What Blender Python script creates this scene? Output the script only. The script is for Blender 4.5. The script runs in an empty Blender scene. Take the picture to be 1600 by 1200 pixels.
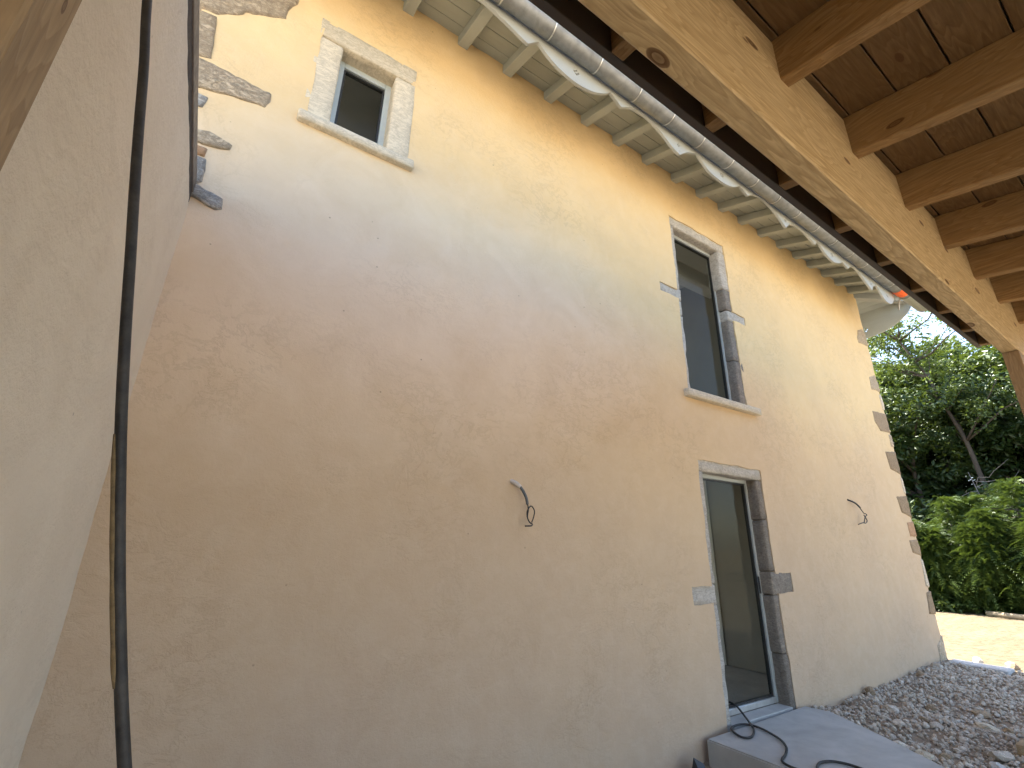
import bpy, bmesh, math, random
import numpy as np
from mathutils import Vector, Matrix, noise

random.seed(7); np.random.seed(7)
C = bpy.context.scene.collection
sc = bpy.context.scene
EYE = 1.40                      # eye height over the yard; all z below are given from eye level

# ------------------------------------------------------------------ camera
R = ((0.8359534524, -0.5484619936, 0.0192682895),
     (0.1947559500, 0.2636520698, -0.9447527222),
     (0.5130808370, 0.7935219138, 0.3272170946))
cam = bpy.data.cameras.new('camera')
cam.sensor_width = 36.0; cam.lens = 725.085 / 1600 * 36
cam.clip_start = 0.05; cam.clip_end = 2000
co = bpy.data.objects.new('camera', cam); C.objects.link(co)
m = Matrix(((R[0][0], -R[1][0], -R[2][0], 0), (R[0][1], -R[1][1], -R[2][1], 0),
            (R[0][2], -R[1][2], -R[2][2], EYE), (0, 0, 0, 1)))
co.matrix_world = m
sc.camera = co

# ------------------------------------------------------------------ sky, sun, exposure
SUN_EL, SUN_AZ = math.radians(60), math.radians(10)       # sun stands behind the house
w = bpy.data.worlds.new('World'); sc.world = w; w.use_nodes = True
nt = w.node_tree
sky = nt.nodes.new('ShaderNodeTexSky'); sky.sky_type = 'NISHITA'; sky.sun_disc = False
sky.sun_elevation = SUN_EL; sky.sun_rotation = SUN_AZ
sky.air_density = 1.0; sky.dust_density = 1.6; sky.ozone_density = 0.6
nt.links.new(sky.outputs[0], nt.nodes['Background'].inputs[0])
nt.nodes['Background'].inputs[1].default_value = 0.085
sl = bpy.data.lights.new('sun', 'SUN'); sl.energy = 4.8; sl.angle = math.radians(0.53); sl.color = (1.0, 0.93, 0.82)
so = bpy.data.objects.new('sun', sl); C.objects.link(so)
sd = Vector((math.sin(SUN_AZ) * math.cos(SUN_EL), math.cos(SUN_AZ) * math.cos(SUN_EL), math.sin(SUN_EL)))
so.rotation_euler = sd.to_track_quat('Z', 'Y').to_euler(); so.location = (4, 12, 20)
sc.view_settings.view_transform = 'Standard'; sc.view_settings.look = 'None'
sc.view_settings.exposure = 2.88; sc.view_settings.gamma = 1.0; sc.view_settings.use_curve_mapping = False
sc.cycles.max_bounces = 8; sc.cycles.diffuse_bounces = 5; sc.cycles.glossy_bounces = 4
sc.cycles.transparent_max_bounces = 12; sc.cycles.transmission_bounces = 4
sc.cycles.use_denoising = True; sc.cycles.use_adaptive_sampling = True; sc.cycles.adaptive_threshold = .02; sc.cycles.sample_clamp_indirect = 8

# ------------------------------------------------------------------ helpers
ORG = {}
def link(o, parent=None, origin=(0, 0, 0)):
    C.objects.link(o); ORG[o.name] = Vector(origin)
    if parent is not None:
        o.parent = parent; o.location = Vector(origin) - ORG[parent.name]
    else:
        o.location = Vector(origin) + Vector((0, 0, EYE))
    return o
def tag(o, label=None, cat=None, group=None, kind=None):
    if label: o['label'] = label
    if cat: o['category'] = cat
    if group: o['group'] = group
    if kind: o['kind'] = kind
    return o
def empty(name, origin, label=None, cat=None, group=None):
    o = bpy.data.objects.new(name, None); o.empty_display_size = .2
    return tag(link(o, None, origin), label, cat, group)
def mk(name, verts, faces, mat, parent=None, origin=(0, 0, 0), smooth=False):
    me = bpy.data.meshes.new(name)
    O = Vector(origin)
    me.from_pydata([tuple(Vector(v) - O) for v in verts], [], [tuple(f) for f in faces]); me.update()
    if mat: me.materials.append(mat)
    if smooth: me.shade_smooth()
    return link(bpy.data.objects.new(name, me), parent, origin)
def from_bm(name, bm, mat, parent=None, origin=(0, 0, 0), smooth=False):
    me = bpy.data.meshes.new(name); bm.to_mesh(me); bm.free()
    if mat: me.materials.append(mat)
    if smooth: me.shade_smooth()
    return link(bpy.data.objects.new(name, me), parent, origin)
def centre(vs):
    a = np.array([tuple(v) for v in vs]); c = (a.min(0) + a.max(0)) / 2; return tuple(float(q) for q in c)
def box(name, x0, x1, y0, y1, z0, z1, mat, parent=None, bev=0.0, fn=None, origin=None, smooth=False):
    bm = bmesh.new(); bmesh.ops.create_cube(bm, size=1)
    c = ((x0+x1)/2, (y0+y1)/2, (z0+z1)/2)
    for v in bm.verts: v.co = Vector((v.co.x*(x1-x0), v.co.y*(y1-y0), v.co.z*(z1-z0)))
    if bev: bmesh.ops.bevel(bm, geom=bm.edges[:], offset=bev, segments=1, affect='EDGES', profile=.5)
    O = Vector(origin) if origin else Vector(c)
    for v in bm.verts:
        p = v.co + Vector(c)
        if fn: p = fn(p)
        v.co = p - O
    return from_bm(name, bm, mat, parent, tuple(O), smooth)
def rough_box(name, x0, x1, y0, y1, z0, z1, mat, parent=None, seg=.06, amp=.006, bev=.008, seed=0, smooth=True):
    """a hewn stone: a box cut into cells and pushed about by noise"""
    bm = bmesh.new(); bmesh.ops.create_cube(bm, size=1)
    d = (x1-x0, y1-y0, z1-z0); c = Vector(((x0+x1)/2, (y0+y1)/2, (z0+z1)/2))
    for v in bm.verts: v.co = Vector([v.co[i]*d[i] for i in range(3)])
    bmesh.ops.bevel(bm, geom=bm.edges[:], offset=bev, segments=1, affect='EDGES', profile=.5)
    for ax in range(3):
        n = int(d[ax] / seg)
        for k in range(1, n):
            co_ = Vector((0, 0, 0)); co_[ax] = -d[ax]/2 + d[ax]*k/n
            no = Vector((0, 0, 0)); no[ax] = 1
            bmesh.ops.bisect_plane(bm, geom=bm.verts[:]+bm.edges[:]+bm.faces[:], plane_co=co_, plane_no=no)
    off = Vector((seed*3.7, seed*1.9, seed*7.1))
    for v in bm.verts:
        p = v.co + c + off
        v.co += noise.noise_vector(p*9)*amp + noise.noise_vector(p*25)*amp*.5
    return from_bm(name, bm, mat, parent, tuple(c), smooth)
def wall_stone(name, pts, y, proud, depth, mat, parent, seed=0, amp=.008):
    """an irregular stone outline (x, z) in a wall facing -y"""
    P = []
    n = len(pts)
    for i in range(n):
        a = Vector(pts[i]).to_2d(); b = Vector(pts[(i+1) % n]).to_2d(); k = max(1, int((b-a).length/.035))
        for j in range(k): P.append(a.lerp(b, j/k))
    c = Vector((sum(p.x for p in P)/len(P), sum(p.y for p in P)/len(P)))
    rings = []; verts = []
    prof = [(1.06, depth), (1.02, 0.004), (.97, -proud*.75), (.86, -proud), (.55, -proud*1.1), (.25, -proud*1.1)]
    for ri, (s, dy) in enumerate(prof):
        for p in P:
            nv = noise.noise_vector(Vector((p.x*14, seed*5.1, p.y*14)))
            q = c + (p-c)*s
            nv2 = noise.noise_vector(Vector((q.x*22, seed*2.3, q.y*22)))
            verts.append((q.x+nv.x*amp*1.2, y+dy+(nv2.y*amp*.8 if ri > 1 else 0), q.y+nv.z*amp*1.2))
    N = len(P); F = []
    for r in range(len(prof)-1):
        for i in range(N):
            j = (i+1) % N; F.append((r*N+i, r*N+j, (r+1)*N+j, (r+1)*N+i))
    verts.append((c.x, y-proud*1.1, c.y)); F += [((len(prof)-1)*N+i, (len(prof)-1)*N+(i+1) % N, len(verts)-1) for i in range(N)]
    a2 = sum(P[i].x*P[(i+1) % N].y-P[(i+1) % N].x*P[i].y for i in range(N))
    if a2 < 0: F = [tuple(reversed(f)) for f in F]
    return mk(name, verts, F, mat, parent, (c.x, y, c.y), True)
def frames(path):
    P = [Vector(p) for p in path]; out = []; up = None
    for i in range(len(P)):
        t = (P[min(i+1, len(P)-1)] - P[max(i-1, 0)]).normalized()
        if up is None: up = t.orthogonal().normalized()
        else:
            up = (up - t*up.dot(t)); up = up.normalized() if up.length > 1e-6 else t.orthogonal().normalized()
        out.append((P[i], t, up, t.cross(up)))
    return out
def tube_data(path, rad, n=8, V=None, F=None):
    V = [] if V is None else V; F = [] if F is None else F; b = len(V); fr = frames(path)
    for i, (p, t, u, v) in enumerate(fr):
        r = rad[i] if hasattr(rad, '__len__') else rad
        for k in range(n):
            a = 2*math.pi*k/n; V.append(tuple(p + (u*math.cos(a)+v*math.sin(a))*r))
    for i in range(len(fr)-1):
        for k in range(n):
            k2 = (k+1) % n; F.append((b+i*n+k, b+i*n+k2, b+(i+1)*n+k2, b+(i+1)*n+k))
    F.append(tuple(b+k for k in reversed(range(n)))); F.append(tuple(b+(len(fr)-1)*n+k for k in range(n)))
    return V, F
def smooth_path(pts, k=6):
    P = [Vector(p) for p in pts]; out = []
    for i in range(len(P)-1):
        p0 = P[max(i-1, 0)]; p1 = P[i]; p2 = P[i+1]; p3 = P[min(i+2, len(P)-1)]
        for j in range(k):
            t = j/k
            out.append(.5*((2*p1)+(p2-p0)*t+(2*p0-5*p1+4*p2-p3)*t*t+(3*p1-p0-3*p2+p3)*t**3))
    out.append(P[-1]); return out
def tube(name, pts, rad, mat, parent=None, n=8, k=6, origin=None):
    path = smooth_path(pts, k) if k else [Vector(p) for p in pts]
    if hasattr(rad, '__len__'):
        rr = [float(np.interp(i/(len(path)-1), np.linspace(0, 1, len(rad)), rad)) for i in range(len(path))]
    else: rr = rad
    V, F = tube_data(path, rr, n)
    return mk(name, V, F, mat, parent, origin or tuple(path[-1]), True)

# ------------------------------------------------------------------ materials
class NM:
    def __init__(s, name):
        s.m = bpy.data.materials.new(name); s.m.use_nodes = True; s.t = s.m.node_tree; s.n = s.t.nodes; s.l = s.t.links
        s.b = s.n['Principled BSDF']; s.out = s.n['Material Output']
    def N(s, typ, **kw):
        o = s.n.new(typ)
        for k, v in kw.items(): setattr(o, k, v)
        return o
    def L(s, a, b): s.l.new(a, b)
    def coord(s): return s.N('ShaderNodeTexCoord').outputs['Object']
    def mapping(s, src, scale=(1, 1, 1), loc=None):
        q = s.N('ShaderNodeMapping'); s.L(src, q.inputs[0]); q.inputs['Scale'].default_value = scale
        if loc is not None:
            if isinstance(loc, tuple): q.inputs['Location'].default_value = loc
            else: s.L(loc, q.inputs['Location'])
        return q.outputs[0]
    def noise(s, vec, scale, detail=4, rough=.55, dist=0.0):
        q = s.N('ShaderNodeTexNoise'); s.L(vec, q.inputs['Vector']); q.inputs['Scale'].default_value = scale
        q.inputs['Detail'].default_value = detail; q.inputs['Roughness'].default_value = rough; q.inputs['Distortion'].default_value = dist
        return q.outputs[0]
    def ramp(s, src, stops):
        q = s.N('ShaderNodeValToRGB'); s.L(src, q.inputs[0]); e = q.color_ramp.elements
        while len(e) < len(stops): e.new(.5)
        for i, (p, c) in enumerate(stops):
            e[i].position = p; e[i].color = (c, c, c, 1) if not hasattr(c, '__len__') else (*c[:3], 1)
        return q.outputs[0]
    def mix(s, f, a, b, mode='MIX'):
        q = s.N('ShaderNodeMix', data_type='RGBA', blend_type=mode)
        for sock, v in ((q.inputs[0], f), (q.inputs[6], a), (q.inputs[7], b)):
            if isinstance(v, bpy.types.NodeSocket): s.L(v, sock)
            else: sock.default_value = v if not hasattr(v, '__len__') else (*v[:3], 1)
        return q.outputs[2]
    def math(s, op, a, b=0.0, clamp=False):
        q = s.N('ShaderNodeMath', operation=op, use_clamp=clamp)
        for sock, v in ((q.inputs[0], a), (q.inputs[1], b)):
            if isinstance(v, bpy.types.NodeSocket): s.L(v, sock)
            else: sock.default_value = v
        return q.outputs[0]
    def bump(s, h, strength=.3, dist=.01, normal=None):
        q = s.N('ShaderNodeBump'); s.L(h, q.inputs['Height']); q.inputs['Strength'].default_value = strength; q.inputs['Distance'].default_value = dist
        if normal is not None: s.L(normal, q.inputs['Normal'])
        return q.outputs[0]
    def done(s, col=None, rough=.8, normal=None, metal=0.0, spec=None):
        if col is not None:
            if isinstance(col, bpy.types.NodeSocket): s.L(col, s.b.inputs['Base Color'])
            else: s.b.inputs['Base Color'].default_value = (*col[:3], 1)
        if isinstance(rough, bpy.types.NodeSocket): s.L(rough, s.b.inputs['Roughness'])
        else: s.b.inputs['Roughness'].default_value = rough
        s.b.inputs['Metallic'].default_value = metal
        if spec is not None: s.b.inputs['Specular IOR Level'].default_value = spec
        if normal is not None: s.L(normal, s.b.inputs['Normal'])
        return s.m

def mat_plaster(name, main=True):
    s = NM(name); c = s.coord()
    sep = s.N('ShaderNodeSeparateXYZ'); s.L(c, sep.inputs[0])
    big = s.noise(c, .55, 3, .55, .4); mid = s.noise(c, 2.2, 4, .6, .8); small = s.noise(c, 9, 4, .65, .5)
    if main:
        # ochre lime render, pinker where still curing; darker lower down to paint in shade
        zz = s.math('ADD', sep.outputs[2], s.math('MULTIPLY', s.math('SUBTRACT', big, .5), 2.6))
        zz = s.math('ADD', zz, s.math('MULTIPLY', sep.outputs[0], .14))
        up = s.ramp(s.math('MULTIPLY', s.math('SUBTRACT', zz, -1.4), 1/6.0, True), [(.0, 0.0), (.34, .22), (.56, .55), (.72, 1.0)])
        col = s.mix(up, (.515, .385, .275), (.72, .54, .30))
        # lime bloom: a whitish patch across the middle, lightened to paint in lost skylight
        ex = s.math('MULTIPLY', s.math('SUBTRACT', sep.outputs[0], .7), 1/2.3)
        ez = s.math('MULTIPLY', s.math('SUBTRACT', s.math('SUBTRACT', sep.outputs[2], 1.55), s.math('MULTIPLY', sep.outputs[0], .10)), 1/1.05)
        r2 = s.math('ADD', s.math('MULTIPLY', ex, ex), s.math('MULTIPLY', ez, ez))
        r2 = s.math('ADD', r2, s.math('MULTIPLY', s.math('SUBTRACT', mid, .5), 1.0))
        bloom_lit = s.ramp(s.math('MULTIPLY', r2, .6), [(.05, .62), (.4, .36), (1.0, 0.0)])
        col = s.mix(bloom_lit, col, (.75, .63, .51))
    else:
        col = s.mix(s.ramp(big, [(.3, 0.0), (.7, 1.0)]), (.71, .615, .48), (.77, .67, .525))
    col = s.mix(s.ramp(mid, [(.35, 0.0), (.75, .34)]), col, s.mix(.5, col, (.42, .30, .19)), 'MIX')
    col = s.mix(s.ramp(small, [(.42, 0.0), (.75, .22)]), col, s.mix(.5, col, (.80, .70, .56)))
    # scars of the trowel: thin broken darker and paler strokes
    cd = s.N('ShaderNodeVectorMath', operation='ADD'); s.L(c, cd.inputs[0])
    nz = s.N('ShaderNodeTexNoise'); s.L(c, nz.inputs['Vector']); nz.inputs['Scale'].default_value = 1.7; nz.inputs['Detail'].default_value = 3
    vm = s.N('ShaderNodeVectorMath', operation='SCALE'); s.L(nz.outputs['Color'], vm.inputs[0]); vm.inputs['Scale'].default_value = .35; s.L(vm.outputs[0], cd.inputs[1])
    strk = s.noise(s.mapping(cd.outputs[0], (3.0, 1, 4.5)), 2.2, 5, .66, .3)
    line = s.math('SUBTRACT', 1.0, s.math('MULTIPLY', s.math('ABSOLUTE', s.math('SUBTRACT', strk, .5)), 22), True)
    msk = s.ramp(s.noise(c, 1.3, 3, .5), [(.45, 0.0), (.62, 1.0)])
    lm = s.math('MULTIPLY', line, msk)
    col = s.mix(s.math('MULTIPLY', lm, .20 if main else .10), col, (.33, .24, .15))
    pit = s.N('ShaderNodeTexVoronoi'); s.L(c, pit.inputs['Vector']); pit.inputs['Scale'].default_value = 5.5
    pm = s.ramp(pit.outputs['Distance'], [(.022, 1.0), (.04, 0.0)])
    col = s.mix(s.math('MULTIPLY', pm, .55), col, (.20, .15, .11))
    grain = s.noise(c, 170, 3, .7); rough_ = s.noise(c, 45, 4, .7, .3)
    gm = s.ramp(s.noise(c, 2.6, 4, .6), [(.35, .25), (.65, 1.0)])
    h = s.math('ADD', s.math('MULTIPLY', grain, .22), s.math('MULTIPLY', s.math('MULTIPLY', rough_, gm), .75 if main else 1.5))
    h = s.math('ADD', h, s.math('MULTIPLY', strk, .6 if main else .10)); h = s.math('SUBTRACT', h, s.math('MULTIPLY', lm, .16 if main else .02))
    return s.done(col, .93, s.bump(h, .55 if not main else .5, .011), spec=.15)

def mat_stone(name, a, b, dark, scale=1.0, bump=.7):
    s = NM(name); c = s.coord()
    oi = s.N('ShaderNodeObjectInfo').outputs['Random']
    v = s.N('ShaderNodeVectorMath', operation='ADD'); s.L(c, v.inputs[0])
    cb = s.N('ShaderNodeCombineXYZ'); s.L(s.math('MULTIPLY', oi, 40.0), cb.inputs[0]); s.L(cb.outputs[0], v.inputs[1]); c = v.outputs[0]
    n1 = s.noise(c, 5*scale, 7, .65, .6); n2 = s.noise(c, 28*scale, 6, .7, .5); n3 = s.noise(s.mapping(c, (1, 1, 3)), 9*scale, 8, .75, 1.2)
    col = s.mix(s.ramp(n1, [(.32, 0.0), (.68, 1.0)]), a, b)
    col = s.mix(s.ramp(n2, [(.48, 0.0), (.74, .6)]), col, dark)
    crack = s.math('SUBTRACT', 1.0, s.math('MULTIPLY', s.math('ABSOLUTE', s.math('SUBTRACT', n3, .5)), 18), True)
    col = s.mix(s.math('MULTIPLY', crack, .4), col, tuple(x*.45 for x in dark))
    col = s.mix(s.math('MULTIPLY', s.math('SUBTRACT', oi, .5), .35), col, (.0, .0, .0))
    h = s.math('ADD', s.math('MULTIPLY', n2, .6), s.math('SUBTRACT', n3, s.math('MULTIPLY', crack, .4)))
    return s.done(col, .9, s.bump(h, bump*.6, .007), spec=.2)

def mat_wood(name, axis, a, b, knot=(.10, .045, .016), grain=1.0, knots=.12, rough=.62, kscale=1.0):
    s = NM(name); c = s.coord()
    oi = s.N('ShaderNodeObjectInfo').outputs['Random']
    cb = s.N('ShaderNodeCombineXYZ')
    for i in range(3): s.L(s.math('MULTIPLY', oi, (31.0, 17.0, 23.0)[i]), cb.inputs[i])
    v = s.N('ShaderNodeVectorMath', operation='ADD'); s.L(c, v.inputs[0]); s.L(cb.outputs[0], v.inputs[1]); c = v.outputs[0]
    long_ = [1, 1, 1]; long_[axis] = .09
    kk = [5.5*kscale]*3; kk[axis] = 2.2*kscale
    vo = s.N('ShaderNodeTexVoronoi'); s.L(s.mapping(c, tuple(kk)), vo.inputs['Vector']); vo.inputs['Scale'].default_value = 1.0
    vo.inputs['Randomness'].default_value = 1.0
    kd = vo.outputs['Distance']
    km = s.ramp(kd, [(0.0, .9), (knots*.55, .6), (knots*.6, 1.0), (knots*.95, .8), (knots*1.05, 0.0)])
    near = s.ramp(kd, [(0.0, 1.0), (.42, 0.0)])
    base = s.noise(s.mapping(c, tuple(long_)), 7, 3, .5, .3)
    ringv = s.math('ADD', s.math('MULTIPLY', base, 7.5), s.math('MULTIPLY', near, 1.7))
    ring = s.math('FRACT', s.math('MULTIPLY', ringv, 2.0*grain))
    ring = s.ramp(ring, [(0.0, 0.0), (.72, .75), (.9, 1.0), (1.0, 0.05)])
    fine = s.noise(s.mapping(c, tuple(x if x < 1 else 1 for x in long_)), 95, 4, .6)
    col = s.mix(ring, a, b)
    col = s.mix(s.ramp(fine, [(.38, 0.0), (.70, .6)]), col, tuple(x*.55 for x in b))
    blot = s.noise(s.mapping(c, tuple(long_)), 3, 4, .6)
    col = s.mix(s.ramp(blot, [(.4, 0.0), (.75, .45)]), col, tuple(x*.70 for x in a))
    col = s.mix(km, col, knot)
    col = s.mix(s.math('MULTIPLY', oi, .28), col, tuple(x*.55 for x in b))
    h = s.math('ADD', s.math('MULTIPLY', fine, .5), s.math('MULTIPLY', ring, .25))
    return s.done(col, rough, s.bump(h, .25, .006), spec=.3)

def mat_paint(name, col, worn=(.25, .24, .2), amount=.35, rough=.55, axis=0):
    s = NM(name); c = s.coord(); st = [1, 1, 1]; st[axis] = .15
    n = s.noise(s.mapping(c, tuple(st)), 14, 6, .65, .3); n2 = s.noise(c, 3, 4, .6)
    oi = s.N('ShaderNodeObjectInfo').outputs['Random']
    k = s.mix(s.ramp(n, [(.45, 0.0), (.75, amount)]), col, worn)
    k = s.mix(s.ramp(n2, [(.35, 0.0), (.7, .25)]), k, tuple(x*.75 for x in col))
    k = s.mix(s.math('MULTIPLY', oi, .18), k, tuple(x*.7 for x in col))
    return s.done(k, rough, s.bump(n, .2, .004), spec=.35)

def mat_simple(name, col, rough=.6, metal=0.0, var=.2, scale=12, bump=.15, dark=None):
    s = NM(name); c = s.coord(); n = s.noise(c, scale, 6, .65, .3)
    k = s.mix(s.ramp(n, [(.35, 0.0), (.7, 1.0)]), col, dark or tuple(x*(1-var) for x in col))
    r = s.ramp(s.noise(c, scale*2, 4), [(.3, max(0, rough-.08)), (.7, min(1, rough+.12))])
    return s.done(k, r, s.bump(n, bump, .004), metal)

def mat_glass(name):
    s = NM(name); s.n.remove(s.b)
    tr = s.N('ShaderNodeBsdfTransparent'); tr.inputs[0].default_value = (.80, .84, .83, 1)
    gl = s.N('ShaderNodeBsdfGlossy'); gl.inputs['Roughness'].default_value = .01; gl.inputs[0].default_value = (.9, .92, .92, 1)
    fr = s.N('ShaderNodeFresnel'); ge = s.N('ShaderNodeNewGeometry')          # same reflectance on both faces of the thin pane
    s.L(s.math('ADD', 1.11, s.math('MULTIPLY', ge.outputs['Backfacing'], 1/1.11-1.11)), fr.inputs[0])
    mx = s.N('ShaderNodeMixShader'); s.L(fr.outputs[0], mx.inputs[0]); s.L(tr.outputs[0], mx.inputs[1]); s.L(gl.outputs[0], mx.inputs[2])
    s.L(mx.outputs[0], s.out.inputs[0]); return s.m

def mat_leaf(name, a, b, trans=.35):
    s = NM(name); s.n.remove(s.b); c = s.coord()
    n = s.noise(c, 1.1, 3, .6); n2 = s.noise(c, 9, 2)
    oi = s.N('ShaderNodeObjectInfo').outputs['Random']
    f = s.math('ADD', s.math('MULTIPLY', n, .7), s.math('MULTIPLY', n2, .4))
    k = s.mix(s.ramp(f, [(.38, 0.0), (.72, 1.0)]), a, b)
    k = s.mix(s.math('MULTIPLY', oi, .3), k, tuple(x*.55 for x in a))
    d = s.N('ShaderNodeBsdfDiffuse'); s.L(k, d.inputs[0])
    t = s.N('ShaderNodeBsdfTranslucent'); s.L(s.mix(.35, k, (.20, .26, .02)), t.inputs[0])
    g = s.N('ShaderNodeBsdfGlossy'); g.inputs['Roughness'].default_value = .45; g.inputs[0].default_value = (.6, .65, .6, 1)
    m1 = s.N('ShaderNodeMixShader'); m1.inputs[0].default_value = trans; s.L(d.outputs[0], m1.inputs[1]); s.L(t.outputs[0], m1.inputs[2])
    m2 = s.N('ShaderNodeMixShader'); m2.inputs[0].default_value = .05; s.L(m1.outputs[0], m2.inputs[1]); s.L(g.outputs[0], m2.inputs[2])
    s.L(m2.outputs[0], s.out.inputs[0]); return s.m

M = {}
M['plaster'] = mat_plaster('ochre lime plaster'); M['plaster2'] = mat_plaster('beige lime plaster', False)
M['lime'] = mat_stone('pale limestone', (.70, .62, .48), (.64, .56, .43), (.48, .41, .30), .9, .5)
M['grey_stone'] = mat_stone('grey limestone', (.58, .54, .48), (.49, .455, .405), (.28, .245, .205), 1.0, .9)
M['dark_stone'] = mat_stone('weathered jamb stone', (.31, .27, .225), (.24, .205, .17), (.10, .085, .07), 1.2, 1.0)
M['quoin'] = mat_stone('quoin stone', (.66, .54, .385), (.55, .44, .31), (.30, .21, .14), 1.6, 1.5)
M['quoin_blue'] = mat_stone('bluish quoin stone', (.52, .49, .44), (.43, .40, .36), (.22, .185, .15), 1.6, 1.5)
M['brown_stone'] = mat_stone('brown quoin stone', (.44, .33, .21), (.36, .265, .17), (.20, .14, .09), 1.8, 1.0)
M['brick'] = mat_stone('brick chip', (.50, .30, .17), (.42, .27, .16), (.30, .19, .11), 1.6, .6)
WA, WB = (.64, .475, .265), (.45, .31, .15)
M['wood_x'] = mat_wood('spruce beam', 0, WA, WB); M['wood_y'] = mat_wood('spruce rafter', 1, (.40, .255, .115), (.30, .17, .065), knots=.08)
M['wood_z'] = mat_wood('spruce post', 2, (.40, .275, .155), (.31, .20, .105), knots=.03)
M['board_x'] = mat_wood('spruce plank', 0, (.25, .155, .07), (.185, .105, .042), knots=.09, kscale=.8)
M['fascia'] = mat_paint('grey brown fascia paint', (.115, .10, .095), (.07, .06, .055), .3)
M['paint_y'] = mat_paint('grey green paint', (.43, .47, .455), (.32, .34, .32), .35, axis=1)
M['paint_x'] = mat_paint('grey green board paint', (.43, .47, .455), (.31, .33, .31), .4, axis=0)
M['paint_l'] = mat_paint('pale grey paint', (.37, .39, .38), (.29, .29, .27), .25, axis=0)
M['zinc'] = mat_simple('weathered zinc', (.27, .285, .295), .5, .55, .35, 9, .1)
M['zinc_new'] = mat_simple('bright zinc', (.62, .63, .63), .35, .9, .15, 20)
M['orange'] = mat_simple('orange tape', (.85, .14, .03), .5)
M['frame'] = mat_simple('grey window paint', (.40, .42, .40), .4, 0, .08, 8, .05)
M['frame_blue'] = mat_simple('blue grey window paint', (.42, .47, .48), .4, 0, .08, 8, .05)
M['gasket'] = mat_simple('black gasket', (.02, .02, .02), .5)
M['alu'] = mat_simple('aluminium threshold', (.62, .62, .60), .35, .7)
M['glass'] = mat_glass('window glass')
M['room'] = mat_simple('white skimmed wall', (.48, .475, .46), .9, 0, .12, 2.2, .05)
M['room_grey'] = mat_simple('grey plasterboard', (.24, .22, .185), .9, 0, .08, 3, .05)
M['joint'] = mat_simple('joint filler', (.60, .58, .54), .9, 0, .06, 6)
M['floor_in'] = mat_simple('screed', (.26, .24, .215), .9, 0, .2, 3)
M['concrete'] = mat_simple('slab concrete', (.43, .42, .395), .85, 0, .24, 3.5, .12)
M['block'] = mat_stone('concrete block', (.55, .54, .52), (.48, .47, .45), (.36, .34, .31), 1, .5)
M['black'] = mat_simple('black rubber', (.012, .011, .011), .6, 0, .4, 30, .25, dark=(.05, .045, .04))
M['conduit'] = mat_simple('grey conduit', (.10, .11, .12), .55)
M['white_plastic'] = mat_simple('plaster smeared sleeve', (.62, .56, .50), .8, 0, .25, 60, .5)
M['foam'] = mat_simple('tan foam', (.24, .17, .085), .95, 0, .4, 60, .8)
M['scrap'] = mat_simple('dark plastic sheet', (.03, .03, .033), .4, 0, .5, 20, .4)
M['coping'] = mat_simple('brown coping metal', (.17, .14, .12), .5, .3, .3, 15)
M['coping_dark'] = mat_simple('dark coping board', (.05, .035, .026), .8, 0, .4, 25, .4)
M['tile'] = mat_simple('clay roof tile', (.30, .24, .165), .85, 0, .3, 3, .2)
M['bark'] = mat_stone('bark', (.10, .082, .064), (.075, .06, .048), (.04, .032, .026), 1, .8)
M['bark_pale'] = mat_stone('pale dead wood', (.24, .22, .19), (.19, .17, .15), (.1, .09, .08), 1, .4)
M['log'] = mat_wood('sawn log', 0, (.46, .36, .23), (.36, .27, .16))
M['leaf_a'] = mat_leaf('dark broad leaf', (.016, .036, .010), (.042, .072, .016), .2)
M['leaf_b'] = mat_leaf('mid broad leaf', (.024, .048, .011), (.062, .098, .02), .24)
M['leaf_c'] = mat_leaf('light locust leaf', (.055, .092, .02), (.095, .132, .03), .35)
M['needle'] = mat_leaf('conifer needle', (.018, .042, .012), (.085, .13, .024), .15)
M['pebble'] = mat_stone('grey pebble', (.58, .50, .405), (.46, .395, .315), (.27, .225, .175), 3, .5)
M['pebble2'] = mat_stone('pale pebble', (.68, .60, .50), (.58, .51, .42), (.36, .305, .245), 3, .5)

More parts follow.
